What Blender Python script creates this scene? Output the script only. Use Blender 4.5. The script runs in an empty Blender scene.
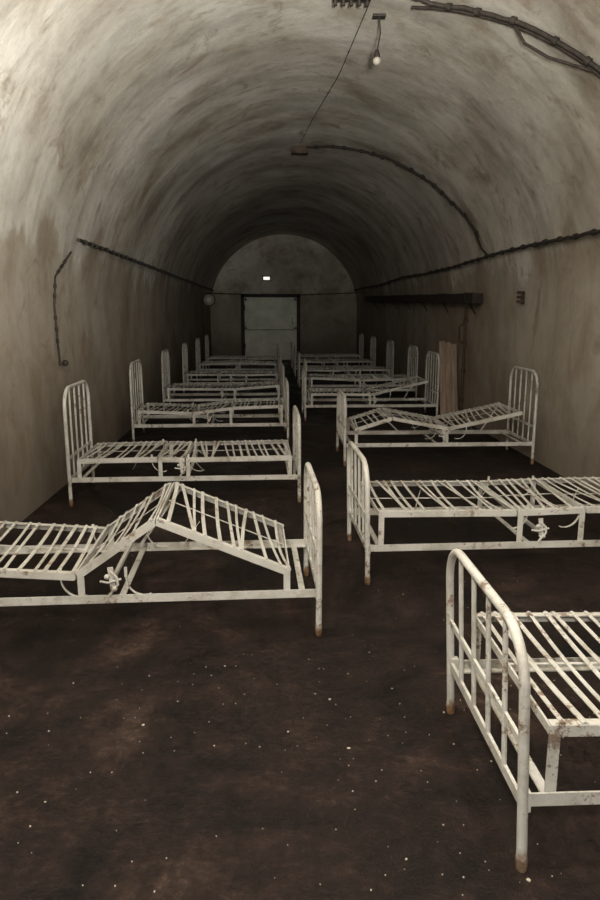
import bpy, math, random
from mathutils import Vector, Matrix
random.seed(7)
scn=bpy.context.scene
try:
    scn.view_settings.view_transform='Standard'
    scn.view_settings.look='None'
except Exception: pass

# ------------------------------------------------------------ materials
def mat_new(name):
    m=bpy.data.materials.new(name); m.use_nodes=True
    nt=m.node_tree; b=nt.nodes['Principled BSDF']
    return m,nt,b
def N(nt,t,**k):
    n=nt.nodes.new(t)
    for a,v in k.items(): setattr(n,a,v)
    return n
def noise(nt,vec,scale,detail=6,rough=.6,dist=0):
    n=N(nt,'ShaderNodeTexNoise'); n.inputs['Scale'].default_value=scale
    n.inputs['Detail'].default_value=detail; n.inputs['Roughness'].default_value=rough
    n.inputs['Distortion'].default_value=dist
    nt.links.new(vec,n.inputs['Vector']); return n.outputs['Fac']
def ramp(nt,fac,stops):
    r=N(nt,'ShaderNodeValToRGB'); e=r.color_ramp.elements
    while len(e)<len(stops): e.new(.5)
    for i,(p,c) in enumerate(stops):
        e[i].position=p
        if isinstance(c,(int,float)): c=(c,c,c)
        e[i].color=(*c,1)
    nt.links.new(fac,r.inputs['Fac']); return r.outputs['Color']
def mix(nt,fac,a,b,mode='MIX'):
    m=N(nt,'ShaderNodeMix',data_type='RGBA',blend_type=mode)
    for s,v in ((m.inputs[0],fac),(m.inputs[6],a),(m.inputs[7],b)):
        if hasattr(v,'is_linked'): nt.links.new(v,s)
        elif isinstance(v,(int,float)): s.default_value=v
        else: s.default_value=(*v,1)
    return m.outputs[2]
def mapping(nt,vec,scale,loc=(0,0,0)):
    m=N(nt,'ShaderNodeMapping'); m.inputs['Scale'].default_value=scale
    m.inputs['Location'].default_value=loc
    nt.links.new(vec,m.inputs['Vector']); return m.outputs['Vector']
def bump(nt,b,h,strength,dist=.02):
    n=N(nt,'ShaderNodeBump'); n.inputs['Strength'].default_value=strength
    n.inputs['Distance'].default_value=dist
    nt.links.new(h,n.inputs['Height']); nt.links.new(n.outputs[0],b.inputs['Normal'])
def objco(nt): return N(nt,'ShaderNodeTexCoord').outputs['Object']
def math_(nt,op,a,b=None,clamp=False):
    m=N(nt,'ShaderNodeMath',operation=op); m.use_clamp=clamp
    for i,v in enumerate((a,b)):
        if v is None: continue
        if hasattr(v,'is_linked'): nt.links.new(v,m.inputs[i])
        else: m.inputs[i].default_value=v
    return m.outputs[0]

def plaster():
    m,nt,b=mat_new('aged_plaster')
    co=objco(nt)
    n1=noise(nt,co,.8,8,.6,.3)
    n2=noise(nt,mapping(nt,co,(.6,2.0,.6)),1.0,5,.5,.3)
    n3=noise(nt,co,9,9,.7)
    n5=noise(nt,mapping(nt,co,(.8,1.2,.8),(5,3,1)),2.0,10,.66,.35)
    base=ramp(nt,n1,[(.30,(.38,.335,.28)),(.46,(.56,.525,.465)),(.62,(.70,.675,.62))])
    c=mix(nt,.6,base,ramp(nt,n2,[(.35,.58),(.50,.97),(.7,1.05)]),'MULTIPLY')
    c=mix(nt,.65,c,ramp(nt,n5,[(.36,(.57,.49,.41)),(.5,(.95,.94,.93)),(.7,(1.06,1.06,1.06))]),'MULTIPLY')
    c=mix(nt,.4,c,ramp(nt,n3,[(.32,.62),(.52,1.0)]),'MULTIPLY')
    sep=N(nt,'ShaderNodeSeparateXYZ'); nt.links.new(co,sep.inputs[0])
    yy=math_(nt,'ADD',sep.outputs['Y'],math_(nt,'MULTIPLY',n1,.25))
    fr=math_(nt,'FRACT',math_(nt,'DIVIDE',yy,1.13))
    ringm=ramp(nt,fr,[(.0,.9),(.045,0.0),(.96,0.0),(1.0,.9)])
    rk=ramp(nt,n5,[(.42,.0),(.6,.45)])
    c=mix(nt,math_(nt,'MULTIPLY',ringm,rk),c,(.24,.20,.155))
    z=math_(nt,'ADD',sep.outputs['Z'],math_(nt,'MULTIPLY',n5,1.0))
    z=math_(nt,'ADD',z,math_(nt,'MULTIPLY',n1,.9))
    damp=ramp(nt,math_(nt,'DIVIDE',z,5),[(.30,1.0),(.600,.80),(.630,0.0)])
    c=mix(nt,damp,c,mix(nt,.66,c,(.29,.235,.17)))
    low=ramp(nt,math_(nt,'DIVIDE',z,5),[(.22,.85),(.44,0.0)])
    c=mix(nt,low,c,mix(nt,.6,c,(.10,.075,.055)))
    s=ramp(nt,noise(nt,co,1.9,9,.7,.8),[(.56,0.0),(.66,.7)])
    c=mix(nt,s,c,(.26,.20,.14))
    nt.links.new(c,b.inputs['Base Color']); b.inputs['Roughness'].default_value=.85
    b.inputs['Specular IOR Level'].default_value=.2
    h=math_(nt,'ADD',math_(nt,'MULTIPLY',n5,1.0),math_(nt,'MULTIPLY',n3,.35))
    bump(nt,b,h,.4,.03)
    return m
def floor_mat():
    m,nt,b=mat_new('grimy_concrete_floor'); co=objco(nt)
    n1=noise(nt,co,1.3,10,.68,.8); n2=noise(nt,co,6,10,.78); n3=noise(nt,co,34,6,.75)
    c=ramp(nt,n1,[(.36,(.0045,.003,.0028)),(.45,(.014,.0083,.0066)),(.56,(.024,.0142,.011)),(.68,(.055,.034,.025))])
    c=mix(nt,.85,c,ramp(nt,n2,[(.3,.25),(.5,.95),(.70,2.4)]),'MULTIPLY')
    c=mix(nt,.75,c,ramp(nt,n3,[(.3,.3),(.55,1.0),(.7,2.4)]),'MULTIPLY')
    nt.links.new(c,b.inputs['Base Color'])
    nt.links.new(ramp(nt,n1,[(.35,.34),(.6,.70)]),b.inputs['Roughness'])
    b.inputs['Specular IOR Level'].default_value=.25
    bump(nt,b,math_(nt,'ADD',n2,n3),.8,.012)
    return m
def bed_paint():
    m,nt,b=mat_new('chipped_white_enamel'); co=objco(nt)
    oi=N(nt,'ShaderNodeObjectInfo').outputs['Random']
    va=N(nt,'ShaderNodeVectorMath',operation='ADD'); nt.links.new(co,va.inputs[0])
    cb=N(nt,'ShaderNodeCombineXYZ'); nt.links.new(math_(nt,'MULTIPLY',oi,40),cb.inputs[0]); nt.links.new(cb.outputs[0],va.inputs[1])
    cv=va.outputs[0]
    n1=noise(nt,cv,16,9,.8); n2=noise(nt,cv,4,5,.6); n3=noise(nt,cv,70,5,.7); n4=noise(nt,cv,3,4,.6)
    c=ramp(nt,n2,[(.3,(.46,.435,.375)),(.5,(.64,.625,.57)),(.75,(.72,.71,.665))])
    rust=ramp(nt,math_(nt,'ADD',n1,math_(nt,'MULTIPLY',math_(nt,'SUBTRACT',n4,.5),.40)),[(.575,0.0),(.61,1.0)])
    sep=N(nt,'ShaderNodeSeparateXYZ'); nt.links.new(co,sep.inputs[0])
    zz=math_(nt,'ADD',sep.outputs['Z'],math_(nt,'MULTIPLY',n1,.16))
    foot=ramp(nt,zz,[(.120,1.0),(.145,0.0)])
    rc=ramp(nt,n3,[(.35,(.07,.042,.028)),(.6,(.27,.15,.075))])
    c=mix(nt,math_(nt,'MAXIMUM',math_(nt,'MULTIPLY',rust,.85),foot),c,rc)
    gr=ramp(nt,noise(nt,cv,9,6,.7),[(.52,0.0),(.68,.6)])
    c=mix(nt,gr,c,(.33,.29,.23))
    nt.links.new(c,b.inputs['Base Color']); b.inputs['Roughness'].default_value=.5
    bump(nt,b,math_(nt,'ADD',n1,math_(nt,'MULTIPLY',n3,.5)),.7,.008)
    return m
def simple(name,c1,c2,scale=8,rough=.7,metal=0,stretch=(1,1,1)):
    m,nt,b=mat_new(name); co=mapping(nt,objco(nt),stretch)
    n=noise(nt,co,scale,8,.7)
    nt.links.new(ramp(nt,n,[(.35,c1),(.65,c2)]),b.inputs['Base Color'])
    b.inputs['Roughness'].default_value=rough; b.inputs['Metallic'].default_value=metal
    bump(nt,b,n,.3,.01); return m
M_pl=plaster(); M_fl=floor_mat(); M_bed=bed_paint()
M_cable=simple('old_black_cable',(.010,.008,.006),(.05,.038,.03),20)
M_rust=simple('rusty_iron',(.025,.017,.012),(.10,.065,.04),14,.8)
M_wood=simple('weathered_board',(.20,.14,.105),(.42,.31,.235),6,.8,0,(4,1,.4))
M_dwood=simple('dark_timber',(.015,.010,.008),(.045,.03,.022),6,.8)
M_door=simple('painted_steel_door',(.60,.62,.50),(.84,.85,.74),3,.6)
M_dframe=simple('door_frame_dark',(.015,.013,.012),(.04,.036,.032),6,.7)
M_chip=simple('paint_flake',(.4,.35,.28),(.6,.55,.46),40,.6)
M_porc=simple('porcelain',(.36,.33,.28),(.52,.5,.43),20,.4)
def emit(name,col,s):
    m,nt,b=mat_new(name); b.inputs['Emission Color'].default_value=(*col,1)
    b.inputs['Emission Strength'].default_value=s
    b.inputs['Base Color'].default_value=(*col,1); return m
M_em=emit('lit_glass',(1,.97,.88),1.0)

# ------------------------------------------------------------ mesh builder
class MB:
    def __init__(s): s.v=[];s.f=[];s.m=[];s.sm=[]
    def add(s,vs,fs,mi=0,smooth=False):
        o=len(s.v); s.v+= [tuple(p) for p in vs]
        s.f+=[tuple(o+i for i in f) for f in fs]; s.m+=[mi]*len(fs); s.sm+=[smooth]*len(fs)
    def tube(s,pts,r,n=10,mi=0,cap=True,radii=None):
        pts=[Vector(p) for p in pts]; rings=[]
        up=None
        for i,p in enumerate(pts):
            if i==0: t=pts[1]-p
            elif i==len(pts)-1: t=p-pts[i-1]
            else: t=(pts[i+1]-p).normalized()+(p-pts[i-1]).normalized()
            t.normalize()
            if up is None:
                a=Vector((0,0,1)) if abs(t.z)<.9 else Vector((1,0,0))
                up=(a-t*a.dot(t)).normalized()
            else:
                up=up-t*up.dot(t); up.normalize()
            sd=t.cross(up); rr=radii[i] if radii else r
            rings.append([p+(up*math.cos(2*math.pi*k/n)+sd*math.sin(2*math.pi*k/n))*rr for k in range(n)])
        vs=[q for rg in rings for q in rg]; fs=[]
        for i in range(len(pts)-1):
            for k in range(n):
                fs.append((i*n+k,i*n+(k+1)%n,(i+1)*n+(k+1)%n,(i+1)*n+k))
        s.add(vs,fs,mi,True)
        if cap: s.add(rings[0],[tuple(range(n))[::-1]],mi); s.add(rings[-1],[tuple(range(n))],mi)
    def bar(s,a,b,w,h,up=(0,0,1),mi=0,roll=0):
        a=Vector(a);b=Vector(b);t=(b-a).normalized(); up=Vector(up)
        up=(up-t*up.dot(t)).normalized(); sd=t.cross(up)
        if roll:
            R=Matrix.Rotation(roll,3,t); up=R@up; sd=R@sd
        vs=[]
        for p in (a,b):
            for x,y in ((-1,-1),(1,-1),(1,1),(-1,1)): vs.append(p+sd*(w/2*x)+up*(h/2*y))
        s.add(vs,[(0,3,2,1),(4,5,6,7),(0,1,5,4),(1,2,6,5),(2,3,7,6),(3,0,4,7)],mi)
    def strip(s,pts,wdir,w,th,mi=0):
        wdir=Vector(wdir).normalized(); pts=[Vector(p) for p in pts]; vs=[]
        for i,p in enumerate(pts):
            t=(pts[min(i+1,len(pts)-1)]-pts[max(i-1,0)]).normalized()
            n=t.cross(wdir).normalized()
            for x,y in ((-1,-1),(1,-1),(1,1),(-1,1)): vs.append(p+wdir*(w/2*x)+n*(th/2*y))
        fs=[(0,3,2,1),tuple(4*(len(pts)-1)+k for k in range(4))]
        for i in range(len(pts)-1):
            for k in range(4): fs.append((4*i+k,4*i+(k+1)%4,4*i+4+(k+1)%4,4*i+4+k))
        s.add(vs,fs,mi)
    def ball(s,c,r,mi=0,n=10,sc=(1,1,1)):
        c=Vector(c);vs=[];fs=[];m=n//2+1
        for i in range(m+1):
            th=math.pi*i/m
            for k in range(n):
                ph=2*math.pi*k/n
                vs.append(c+Vector((r*sc[0]*math.sin(th)*math.cos(ph),r*sc[1]*math.sin(th)*math.sin(ph),r*sc[2]*math.cos(th))))
        for i in range(m):
            for k in range(n): fs.append((i*n+k,i*n+(k+1)%n,(i+1)*n+(k+1)%n,(i+1)*n+k))
        s.add(vs,fs,mi,True)
    def obj(s,name,mats,loc=(0,0,0),rot=(0,0,0)):
        me=bpy.data.meshes.new(name); me.from_pydata(s.v,[],s.f); me.update()
        for m in mats: me.materials.append(m)
        me.polygons.foreach_set('material_index',s.m)
        me.polygons.foreach_set('use_smooth',s.sm); me.update()
        o=bpy.data.objects.new(name,me); scn.collection.objects.link(o)
        o.location=loc; o.rotation_euler=rot; return o

# ------------------------------------------------------------ room
XL,XR,SPR,TOP=-1.88,2.80,1.60,3.92
CX=(XL+XR)/2; HW=(XR-XL)/2; RISE=TOP-SPR
Y0,Y1=-3.0,22.2
def vh(x): return SPR+RISE*math.sqrt(max(0,1-((x-CX)/HW)**2))
def grid(name,fn,nu,nv,mat):
    b=MB(); vs=[fn(i/nu,j/nv) for i in range(nu+1) for j in range(nv+1)]
    fs=[(i*(nv+1)+j,(i+1)*(nv+1)+j,(i+1)*(nv+1)+j+1,i*(nv+1)+j+1) for i in range(nu) for j in range(nv)]
    b.add(vs,fs,0,True); return b.obj(name,[mat])
def wob(y,a): return .012*math.sin(y*1.9+a*3)+.009*math.sin(y*.7+a*5+1)
def vault(u,v):
    y=Y0+(Y1-Y0)*u; a=math.pi*v; w=wob(y,a)*math.sin(a)
    return (CX-(HW+w)*math.cos(a), y, SPR+(RISE+w)*math.sin(a))
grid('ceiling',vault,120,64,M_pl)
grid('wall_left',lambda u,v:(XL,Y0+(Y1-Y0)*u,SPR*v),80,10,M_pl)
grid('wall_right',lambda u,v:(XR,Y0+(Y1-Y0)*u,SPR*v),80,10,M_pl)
grid('floor',lambda u,v:(XL+(XR-XL)*v,Y0+(Y1-Y0)*u,0),60,20,M_fl)
def endwall(name,y):
    b=MB(); pts=[(XL,y,0)]
    for k in range(65):
        a=math.pi*k/64; pts.append((CX-HW*math.cos(a),y,SPR+RISE*math.sin(a)))
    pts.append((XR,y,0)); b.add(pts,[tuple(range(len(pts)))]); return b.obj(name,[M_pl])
endwall('wall_far',Y1); endwall('wall_near',Y0)

# ------------------------------------------------------------ beds
BW=.385
def end_frame(b,x,H,s,lean=0):
    R=.15
    def P(y,z): return (x+lean*z,y,z)
    pts=[P(-BW,.012),P(-BW,.25),P(-BW,.45),P(-BW,H-R)]
    for k in range(1,9):
        a=math.pi/2*k/8; pts.append(P(-BW+R-R*math.cos(a),H-R+R*math.sin(a)))
    for k in range(0,9):
        a=math.pi/2*k/8; pts.append(P(BW-R+R*math.sin(a),H-R+R*math.cos(a)))
    pts+=[P(BW,.45),P(BW,.25),P(BW,.012)]
    b.tube(pts,.0150,12)
    for y in (-BW,BW):
        b.tube([P(y,0),P(y,.03),P(y,.05)],.02,12,radii=[.015,.018,.0155])
    for k in range(4):
        y=-BW+2*BW*(k+1)/5
        b.tube([P(y,.21),P(y,H-.006)],.0085,8)
    b.bar(P(-BW,.21),P(BW,.21),.010,.034)
    b.bar(P(-BW,.39),P(BW,.39),.010,.024)
def build_bed(cx,cy,s,yaw,prof,Hf=.71,Hh=.95,n=30,lean=0,seed=0,BL=1.90):
    """s=+1: head towards +x, s=-1: head towards -x.  prof = [(t,h)...] sprung panel outline"""
    rnd=random.Random(seed); b=MB()
    end_frame(b,0,Hf,s,-lean*s); end_frame(b,s*BL,Hh,s,lean*s*.4)
    RH=.212
    for y in (-BW+.015,BW-.015):
        b.bar((0,y,RH),(s*BL,y,RH),.006,.040)
        b.bar((0,y*.965,RH-.018),(s*BL,y*.965,RH-.018),.030,.005)
        for xe in (0,s*BL): b.bar((xe,y,RH-.03),(xe,y,RH+.03),.028,.028,up=(1,0,0))
    for t in (.04,.5,.96):
        b.bar((s*BL*t,-BW+.02,RH-.012),(s*BL*t,BW-.02,RH-.012),.03,.006)
    pts=[Vector((s*BL*t,0,h)) for t,h in prof]
    PW=BW-.030
    segs=[]
    for a,c in zip(pts[:-1],pts[1:]):
        gap=(c-a).normalized()*.008
        a2=a+gap;c2=c-gap; segs.append((a2,c2))
        nrm=Vector((0,1,0)); up=(c-a).cross(nrm).normalized()
        if up.z<0: up=-up
        for y in (-PW,PW):
            o=Vector((0,y,0)); b.bar(a2+o,c2+o,.007,.034,up=up)
            o2=Vector((0,y*.965,.0))
            b.bar(a2+o2+up*.016,c2+o2+up*.016,.028,.005,up=up)
        for e in (a2,c2):
            b.bar(e+Vector((0,-PW,0)),e+Vector((0,PW,0)),.007,.028)
    for t,h in prof:
        if h<.47:
            for y in (-PW,PW):
                xx=s*(BL*t+(.02 if t<.5 else -.02))
                b.bar((xx,y,RH),(xx,y,h),.032,.006,up=(0,1,0))
    for t,h in prof:
        if h>=.47:
            for y in (PW-.02,):
                dx=.22 if t>.5 else -.20
                b.bar((s*BL*t-s*.04,y,h-.03),(s*(BL*t-dx),y,.22),.016,.005,up=(0,1,0))
    tot=sum((c-a).length for a,c in segs)
    for a,c in segs:
        d=c-a; L=d.length; k=max(3,round(n*L/tot)); t=d/L
        up=t.cross(Vector((0,1,0)))
        if up.z<0: up=-up
        skew=rnd.uniform(-.9,.9)*L/k
        for i in range(k):
            u=(i+.5)/k; q0=L/k
            ja=rnd.uniform(-.28,.28)*q0+skew; jc=rnd.uniform(-.28,.28)*q0-skew
            if rnd.random()<.18: ja+=q0*1.1*rnd.choice((-1,1))
            ua=min(L-.01,max(.01,u*L+ja)); uc=min(L-.01,max(.01,u*L+jc))
            sag=rnd.uniform(.002,.012)
            if rnd.random()<.07: sag=rnd.uniform(.03,.06)
            bow=rnd.uniform(-.005,.005); pl=[]
            for q in range(9):
                f=q/8; y=-PW+2*PW*f; w=ua+(uc-ua)*f+bow*math.sin(math.pi*f)
                pl.append(a+t*w+Vector((0,y,0))+up*(.022-sag*math.sin(math.pi*f)))
            b.strip(pl,t,rnd.uniform(.014,.020),.003)
            for (w,y,dy) in ((ua,-PW,.03),(uc,PW,-.03)):
                p=a+t*w+Vector((0,y,0))+up*.021
                b.tube([p,p+Vector((0,dy,0))],.0055,6)
        y=rnd.uniform(-.03,.03)
        b.strip([a+t*.01+Vector((0,y,0))+up*.004,c-t*.01+Vector((0,y,0))+up*.004],(0,1,0),.012,.003)
    for q in range(2):
        t0=rnd.uniform(.15,.85); x0=s*BL*t0; y=rnd.choice((-1,1))*PW; hh=.36; wv=rnd.uniform(.03,.10)*rnd.choice((-1,1)); dp=rnd.uniform(.08,.14)
        pl=[(x0+wv*math.sin(math.pi*.5*f/6),y*(1-.05*f),hh-dp*math.sin(math.pi*.55*f/6)) for f in range(7)]
        b.strip(pl,(0,1,0),.013,.003)
    hin=min(h for t,h in prof)
    for t0,rr in ((.44,.085),(.60,.085)):
        x0=s*BL*t0
        for y in (-PW+.012,PW-.012):
            pl=[(x0+s*(rr*math.cos(a)),y,hin-rr*1.1*math.sin(a)) for a in [math.pi*.62*q/8 for q in range(9)]]
            b.strip(pl,(0,1,0),.014,.004)
            b.bar((x0+s*rr,y,hin),(x0+s*rr,y,hin+.05),.014,.004,up=(0,1,0))
    x0=s*BL*.52; y=-PW-.012
    b.bar((x0,-PW,.29),(x0,PW,.29),.018,.018)
    b.bar((x0,y,.37),(x0+.01,y,.26),.026,.006,up=(0,1,0))
    b.tube([(x0,y,.35),(x0+.03,y-.008,.32),(x0+.034,y-.008,.285),(x0+.008,y-.008,.255),(x0-.012,y-.008,.225)],.007,8)
    b.ball((x0+.018,y-.008,.265),.014); b.ball((x0-.016,y-.008,.325),.013)
    b.tube([(x0-.05,y,.30),(x0-.01,y-.006,.295),(x0+.05,y-.006,.312)],.006,8)
    return b.obj('hospital_bed',[M_bed],(cx,cy,0),(0,0,yaw))
D=math.radians
flat=[(.03,.37),(.35,.36),(.66,.37),(.97,.37)]
beds=[
 (.215,3.46,-1,1.6,[(.070,.31),(.405,.585),(.605,.32),(.97,.375)],.0,1.90),
 (.225,5.83,-1,1.0,[(.03,.37),(.50,.36),(.62,.37),(.97,.36)],0,1.86),
 (.20,8.50,-1,1.3,[(.03,.43),(.36,.41),(.62,.35),(.97,.38)],0,1.85),
 (.20,10.9,-1,1,[(.03,.42),(.4,.37),(.97,.38)],0,1.85),
 (.20,13.4,-1,1,flat,0,1.85),
 (.20,15.8,-1,0,[(.03,.38),(.5,.42),(.97,.38)],0,1.85),
 (.20,18.1,-1,0,flat,0,1.85),
 (.70,2.01,1,0,[(.03,.415),(.40,.405),(.66,.41),(.97,.41)],.05,1.93),
 (.545,4.08,1,1.3,[(.03,.41),(.45,.40),(.66,.41),(.97,.41)],.02,1.95),
 (.755,7.16,1,0,[(.05,.36),(.25,.48),(.55,.37),(.94,.53)],0,1.95),
 (.50,10.1,1,0,[(.04,.38),(.5,.37),(.93,.56)],0,1.92),
 (.62,12.1,1,0,[(.04,.42),(.5,.38),(.97,.40)],0,1.92),
 (.60,14.3,1,0,flat,0,1.92),
 (.60,16.7,1,0,flat,0,1.92),
 (.60,18.9,1,0,flat,0,1.92),
]
for i,(x,y,s,yw,pr,ln,bl) in enumerate(beds):
    build_bed(x,y,s,D(yw),pr,lean=ln,seed=i+3,BL=bl)

# ------------------------------------------------------------ door & far fittings
b=MB(); dx0,dx1,dh=-.86,.92,2.0; yd=Y1-.10
for x in (dx0,dx1): b.bar((x,yd,0),(x,yd,dh+.05),.10,.18,up=(0,1,0),mi=1)
b.bar((dx0-.05,yd,dh+.05),(dx1+.05,yd,dh+.05),.18,.10,mi=1)
xm=(dx0+dx1)/2
b.bar((xm,yd,.03),(xm,yd,dh-.01),dx1-dx0-.14,.05,up=(0,1,0),mi=0)
for z in (.07,1.03,1.93): b.bar((dx0+.07,yd-.035,z),(dx1-.07,yd-.035,z),.03,.07,mi=0)
for z in (.98,): b.bar((dx0+.07,yd-.03,z),(dx1-.07,yd-.03,z),.012,.02,mi=1)
for x in (dx0+.10,dx1-.10): b.bar((x,yd-.035,.04),(x,yd-.035,1.97),.07,.03,up=(0,1,0),mi=0)
b.tube([(dx1-.2,yd-.03,1.18),(dx1-.2,yd-.09,1.18),(dx1-.2,yd-.09,1.36),(dx1-.2,yd-.03,1.36)],.012,8,mi=1)
for z in (.4,1.6): b.tube([(dx0+.06,yd-.07,z),(dx0+.06,yd-.07,z+.16)],.022,8,mi=1)
b.obj('door_1',[M_door,M_dframe])
b=MB()
b.bar((-.09,Y1-.05,2.58),(-.09,Y1-.002,2.58),.28,.15,mi=1); b.bar((-.09,Y1-.10,2.58),(-.09,Y1-.05,2.58),.20,.09,mi=0)
b.obj('exit_lamp',[M_em,M_dframe])
b=MB(); c=Vector((-1.62,18.8,1.86))
b.tube([c,c-Vector((0,.06,0))],.17,20,mi=1)
b.tube([c-Vector((0,.06,0)),c-Vector((0,.09,0)),c-Vector((0,.12,0))],.14,20,radii=[.145,.125,.06])
b.tube([(XL+.07,18.8,.0),(XL+.07,18.8,1.0),(XL+.07,18.8,1.86),(-1.66,18.8,1.86)],.028,10,mi=1)
b.obj('bulkhead_lamp',[M_porc,M_rust])
b=MB(); b.tube([(XL+.05,19.6,2.06),(CX,19.6,2.0),(XR-.07,19.6,2.08)],.012,6); b.obj('stretched_wire',[M_cable])
b=MB(); b.bar((XR-.10,8.95,1.72),(XR-.10,19.2,1.90),.13,.13)
for q in range(7):
    y=9.3+q*1.45; z=1.725+(y-9)*.0163
    b.bar((XR-.10,y,z),(XR-.10,y+.05,z),.145,.145)
    b.bar((XR-.1,y,z-.06),(XR-.01,y,z-.22),.03,.01)
b.obj('wall_duct',[M_dwood])
b=MB(); px=XR-.10
b.tube([(px,9.45,0),(px,9.45,1.3),(px,9.45,1.64)],.022,10)
for z in (.3,.7,1.1,1.4): b.tube([(px,9.45,z),(px,9.45,z+.06)],.032,10)
b.tube([(px,9.45,1.4),(px-.08,9.45,1.35),(px-.08,9.45,1.15),(px,9.45,1.1)],.012,8)
b.obj('stand_pipe',[M_rust])
b=MB()
for k in range(3):
    x=2.535+k*.088
    b.bar((x,9.80,0.0),(x,10.06,1.12-.02*k),.084,.02,up=(0,1,.2))
for z in (.3,.95): b.bar((2.50,9.83+.26*z/1.17,z),(2.755,9.83+.26*z/1.17,z),.02,.07)
b.obj('leaning_board_panel',[M_wood])

# ------------------------------------------------------------ cables
def run(name,pts,r,clip=.3,extra=None,wig=.0,cr=1.6):
    rnd=random.Random(len(name)); P=[Vector(p) for p in pts]; dense=[]
    for a,c in zip(P[:-1],P[1:]):
        k=max(2,int((c-a).length/.08))
        for i in range(k): dense.append(a.lerp(c,i/k))
    dense.append(P[-1])
    dn=[p+Vector((0,0,rnd.uniform(-wig,wig))) for p in dense]
    b=MB(); b.tube(dn,r,8)
    acc=0
    for i in range(1,len(dn)-1):
        acc+=(dn[i]-dn[i-1]).length
        if acc>clip:
            acc=rnd.uniform(-.06,.06); t=(dn[i+1]-dn[i-1]).normalized()
            b.tube([dn[i]-t*.018,dn[i]+t*.018],r*cr,8)
    if extra: extra(b)
    return b.obj(name,[M_cable,M_porc,M_rust])
def onv(x,y,off=.03):
    a=math.acos(max(-1,min(1,-(x-CX)/HW)))
    return (CX-(HW-off)*math.cos(a),y,SPR+(RISE-off)*math.sin(a))
def xat(z,side,off=.035):
    c=math.sqrt(1-((z-SPR)/RISE)**2); return CX+side*(HW-off)*c-side*off*.3
def smoothv(pairs,n=24,off=.035):
    out=[]
    for i in range(n+1):
        f=i/n*(len(pairs)-1); k=min(int(f),len(pairs)-2); g=f-k
        x=pairs[k][0]+(pairs[k+1][0]-pairs[k][0])*g; y=pairs[k][1]+(pairs[k+1][1]-pairs[k][1])*g
        out.append(onv(x,y,off))
    return out
zc=2.20
run('wall_cable_conduit',[(xat(zc,-1),y,zc) for y in (6.6,9,12,16,20,22)],.017,.20,wig=.006)
run('wall_cable_conduit',[(xat(zc+.02*math.sin(y),1),y,zc+.02*math.sin(y)) for y in (4.0,5,6,7,8,9,10,12,14,17,20,22)],.017,.28,wig=.005)
def jb(b):
    p=Vector(onv(.46,10.6,.06)); b.bar(p-Vector((.12,0,0)),p+Vector((.12,0,0)),.16,.10,mi=2)
    b.tube([onv(2.60,8.72,.05),onv(2.68,8.60,.07),(xat(2.23,1,.06),8.45,2.23)],.014,8)
run('ceiling_cable_conduit',smoothv([(.46,10.6),(1.38,9.95),(1.83,9.6),(2.35,9.1),(2.63,8.7)]),.017,.20,extra=jb,wig=.006)
def loops(b):
    b.tube([onv(1.75,5.15,.05),onv(1.85,5.1,.12),onv(2.0,5.0,.13),onv(2.2,4.85,.05)],.010,8)
    p=smoothv([(1.1,5.62),(2.3,4.77),(2.6,4.5)],16,.045); b.tube(p,.012,8)
run('ceiling_cable_conduit',smoothv([(1.04,5.5),(1.24,5.48),(2.33,4.72),(2.66,4.3),(2.76,4.0)]),.017,.26,extra=loops,wig=.006)
run('ceiling_wire',smoothv([(.80,5.6),(.72,7.5),(.55,9.2),(.46,10.4)],20,.012),.004,1.2)
run('wall_switch_cable',[(XL+.08,6.5,2.08),(XL+.03,6.15,1.85),(XL+.02,6.10,1.6),(XL+.02,6.12,1.3),(XL+.02,6.15,1.08)],.009,.12,
    extra=lambda b:(b.bar((XL+.035,6.16,.96),(XL+.035,6.16,1.08),.08,.11,mi=0),b.ball((XL+.05,6.2,1.1),.03,mi=0)))
b=MB(); px,py=.89,5.95; zt=vh(px)-.02
b.tube([(px,py,zt),(px+.012,py,zt-.13),(px-.012,py,zt-.27)],.006,6)
b.tube([(px-.012,py,zt-.25),(px-.012,py,zt-.28),(px-.012,py,zt-.31)],.02,10,radii=[.012,.024,.026])
b.ball((px-.012,py,zt-.335),.032,mi=1,n=14); b.bar((px-.05,py,zt-.01),(px+.05,py,zt-.01),.06,.02)
b.obj('hanging_light_bulb',[M_cable,M_porc])
b=MB(); p=Vector(onv(.64,5.68,.05))
b.bar(p-Vector((.14,0,0)),p+Vector((.14,0,0)),.05,.03)
for k in range(5): b.tube([p+Vector((-.12+.06*k,0,.0)),p+Vector((-.12+.06*k,0,-.05))],.014,8)
b.obj('ceiling_bracket',[M_cable])
b=MB(); p=Vector((XR-.03,7.55,1.70))
b.bar(p+Vector((0,-.02,-.07)),p+Vector((0,-.02,.07)),.03,.02,up=(1,0,0))
for z in (-.05,.0,.05): b.tube([p+Vector((0,-.06,z)),p+Vector((-.03,.05,z+.01))],.014,8)
b.obj('wall_bracket',[M_rust])

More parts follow.
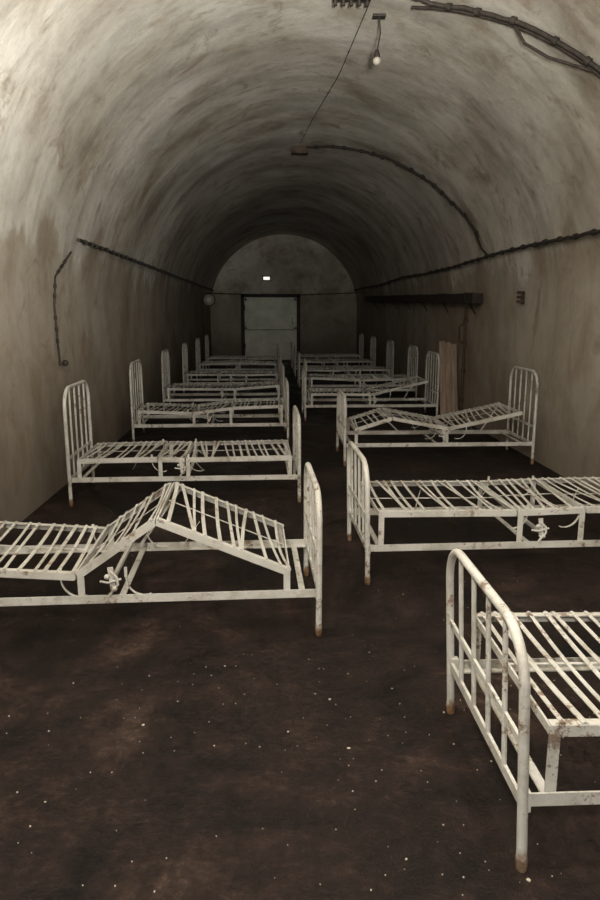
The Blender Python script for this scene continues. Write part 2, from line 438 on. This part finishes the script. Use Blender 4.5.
# ------------------------------------------------------------ flakes on floor
b=MB(); rnd=random.Random(3)
for i in range(480):
    y=rnd.uniform(.9,9) if i%2 else rnd.uniform(.9,3.0); x=rnd.gauss(.35,.9); r=rnd.choice((.0010,.0014,.0018,.0026))
    if not XL+.1<x<XR-.1: continue
    if rnd.random()<.03:r=.005
    k=rnd.randint(4,6); ph=rnd.random()*6
    top=[(x+r*rnd.uniform(.6,1.7)*math.cos(ph+2*math.pi*q/k),y+r*rnd.uniform(.6,1.7)*math.sin(ph+2*math.pi*q/k),.0025) for q in range(k)]
    bot=[(a,c,0.0) for a,c,_ in top]
    b.add(top+bot,[tuple(range(k))]+[(q,k+q,k+(q+1)%k,(q+1)%k) for q in range(k)])
b.obj('paint_flakes',[M_chip])

# ------------------------------------------------------------ lights
def aim(o,loc,tgt):
    o.location=loc; o.rotation_euler=(Vector(tgt)-Vector(loc)).to_track_quat('-Z','Y').to_euler()
def pl(name,loc,p,col,r=.12):
    l=bpy.data.lights.new(name,'POINT'); l.energy=p; l.color=col; l.shadow_soft_size=r
    o=bpy.data.objects.new(name,l); o.location=loc; scn.collection.objects.link(o); return o
def sp(name,loc,tgt,p,col,ang,blend=.8,r=.15):
    l=bpy.data.lights.new(name,'SPOT'); l.energy=p; l.color=col; l.shadow_soft_size=r
    l.spot_size=D(ang); l.spot_blend=blend
    o=bpy.data.objects.new(name,l); scn.collection.objects.link(o); aim(o,loc,tgt); return o
pl('ceiling_lamp',(.75,1.9,3.35),85,(1,.96,.91),.05)
sp('ceiling_lamp',(-.5,-1.0,2.9),(.5,3.2,.2),340,(1,.96,.91),110,.9,.06)
sp('vault_fill_spot',(.3,-.3,1.7),(-.85,2.45,4.3),2700,(1,.975,.88),108,1.0)  # added spot with no fixture, brightens the near vault and upper walls
sp('door_fill_spot',(.1,15.0,3.4),(.03,22.2,1.0),28,(1,.98,.90),20,.7)  # added unseen spot, narrow cone lifts the far door only
w=bpy.data.worlds.new('dark'); scn.world=w; w.use_nodes=True
w.node_tree.nodes['Background'].inputs[0].default_value=(0,0,0,1)

cam=bpy.data.cameras.new('camera'); co=bpy.data.objects.new('camera',cam); scn.collection.objects.link(co)
cam.sensor_width=36; cam.lens=27.2; cam.clip_start=.05
co.location=(0,0,1.55); co.rotation_euler=(D(90-11.5),0,D(-2.5)); scn.camera=co
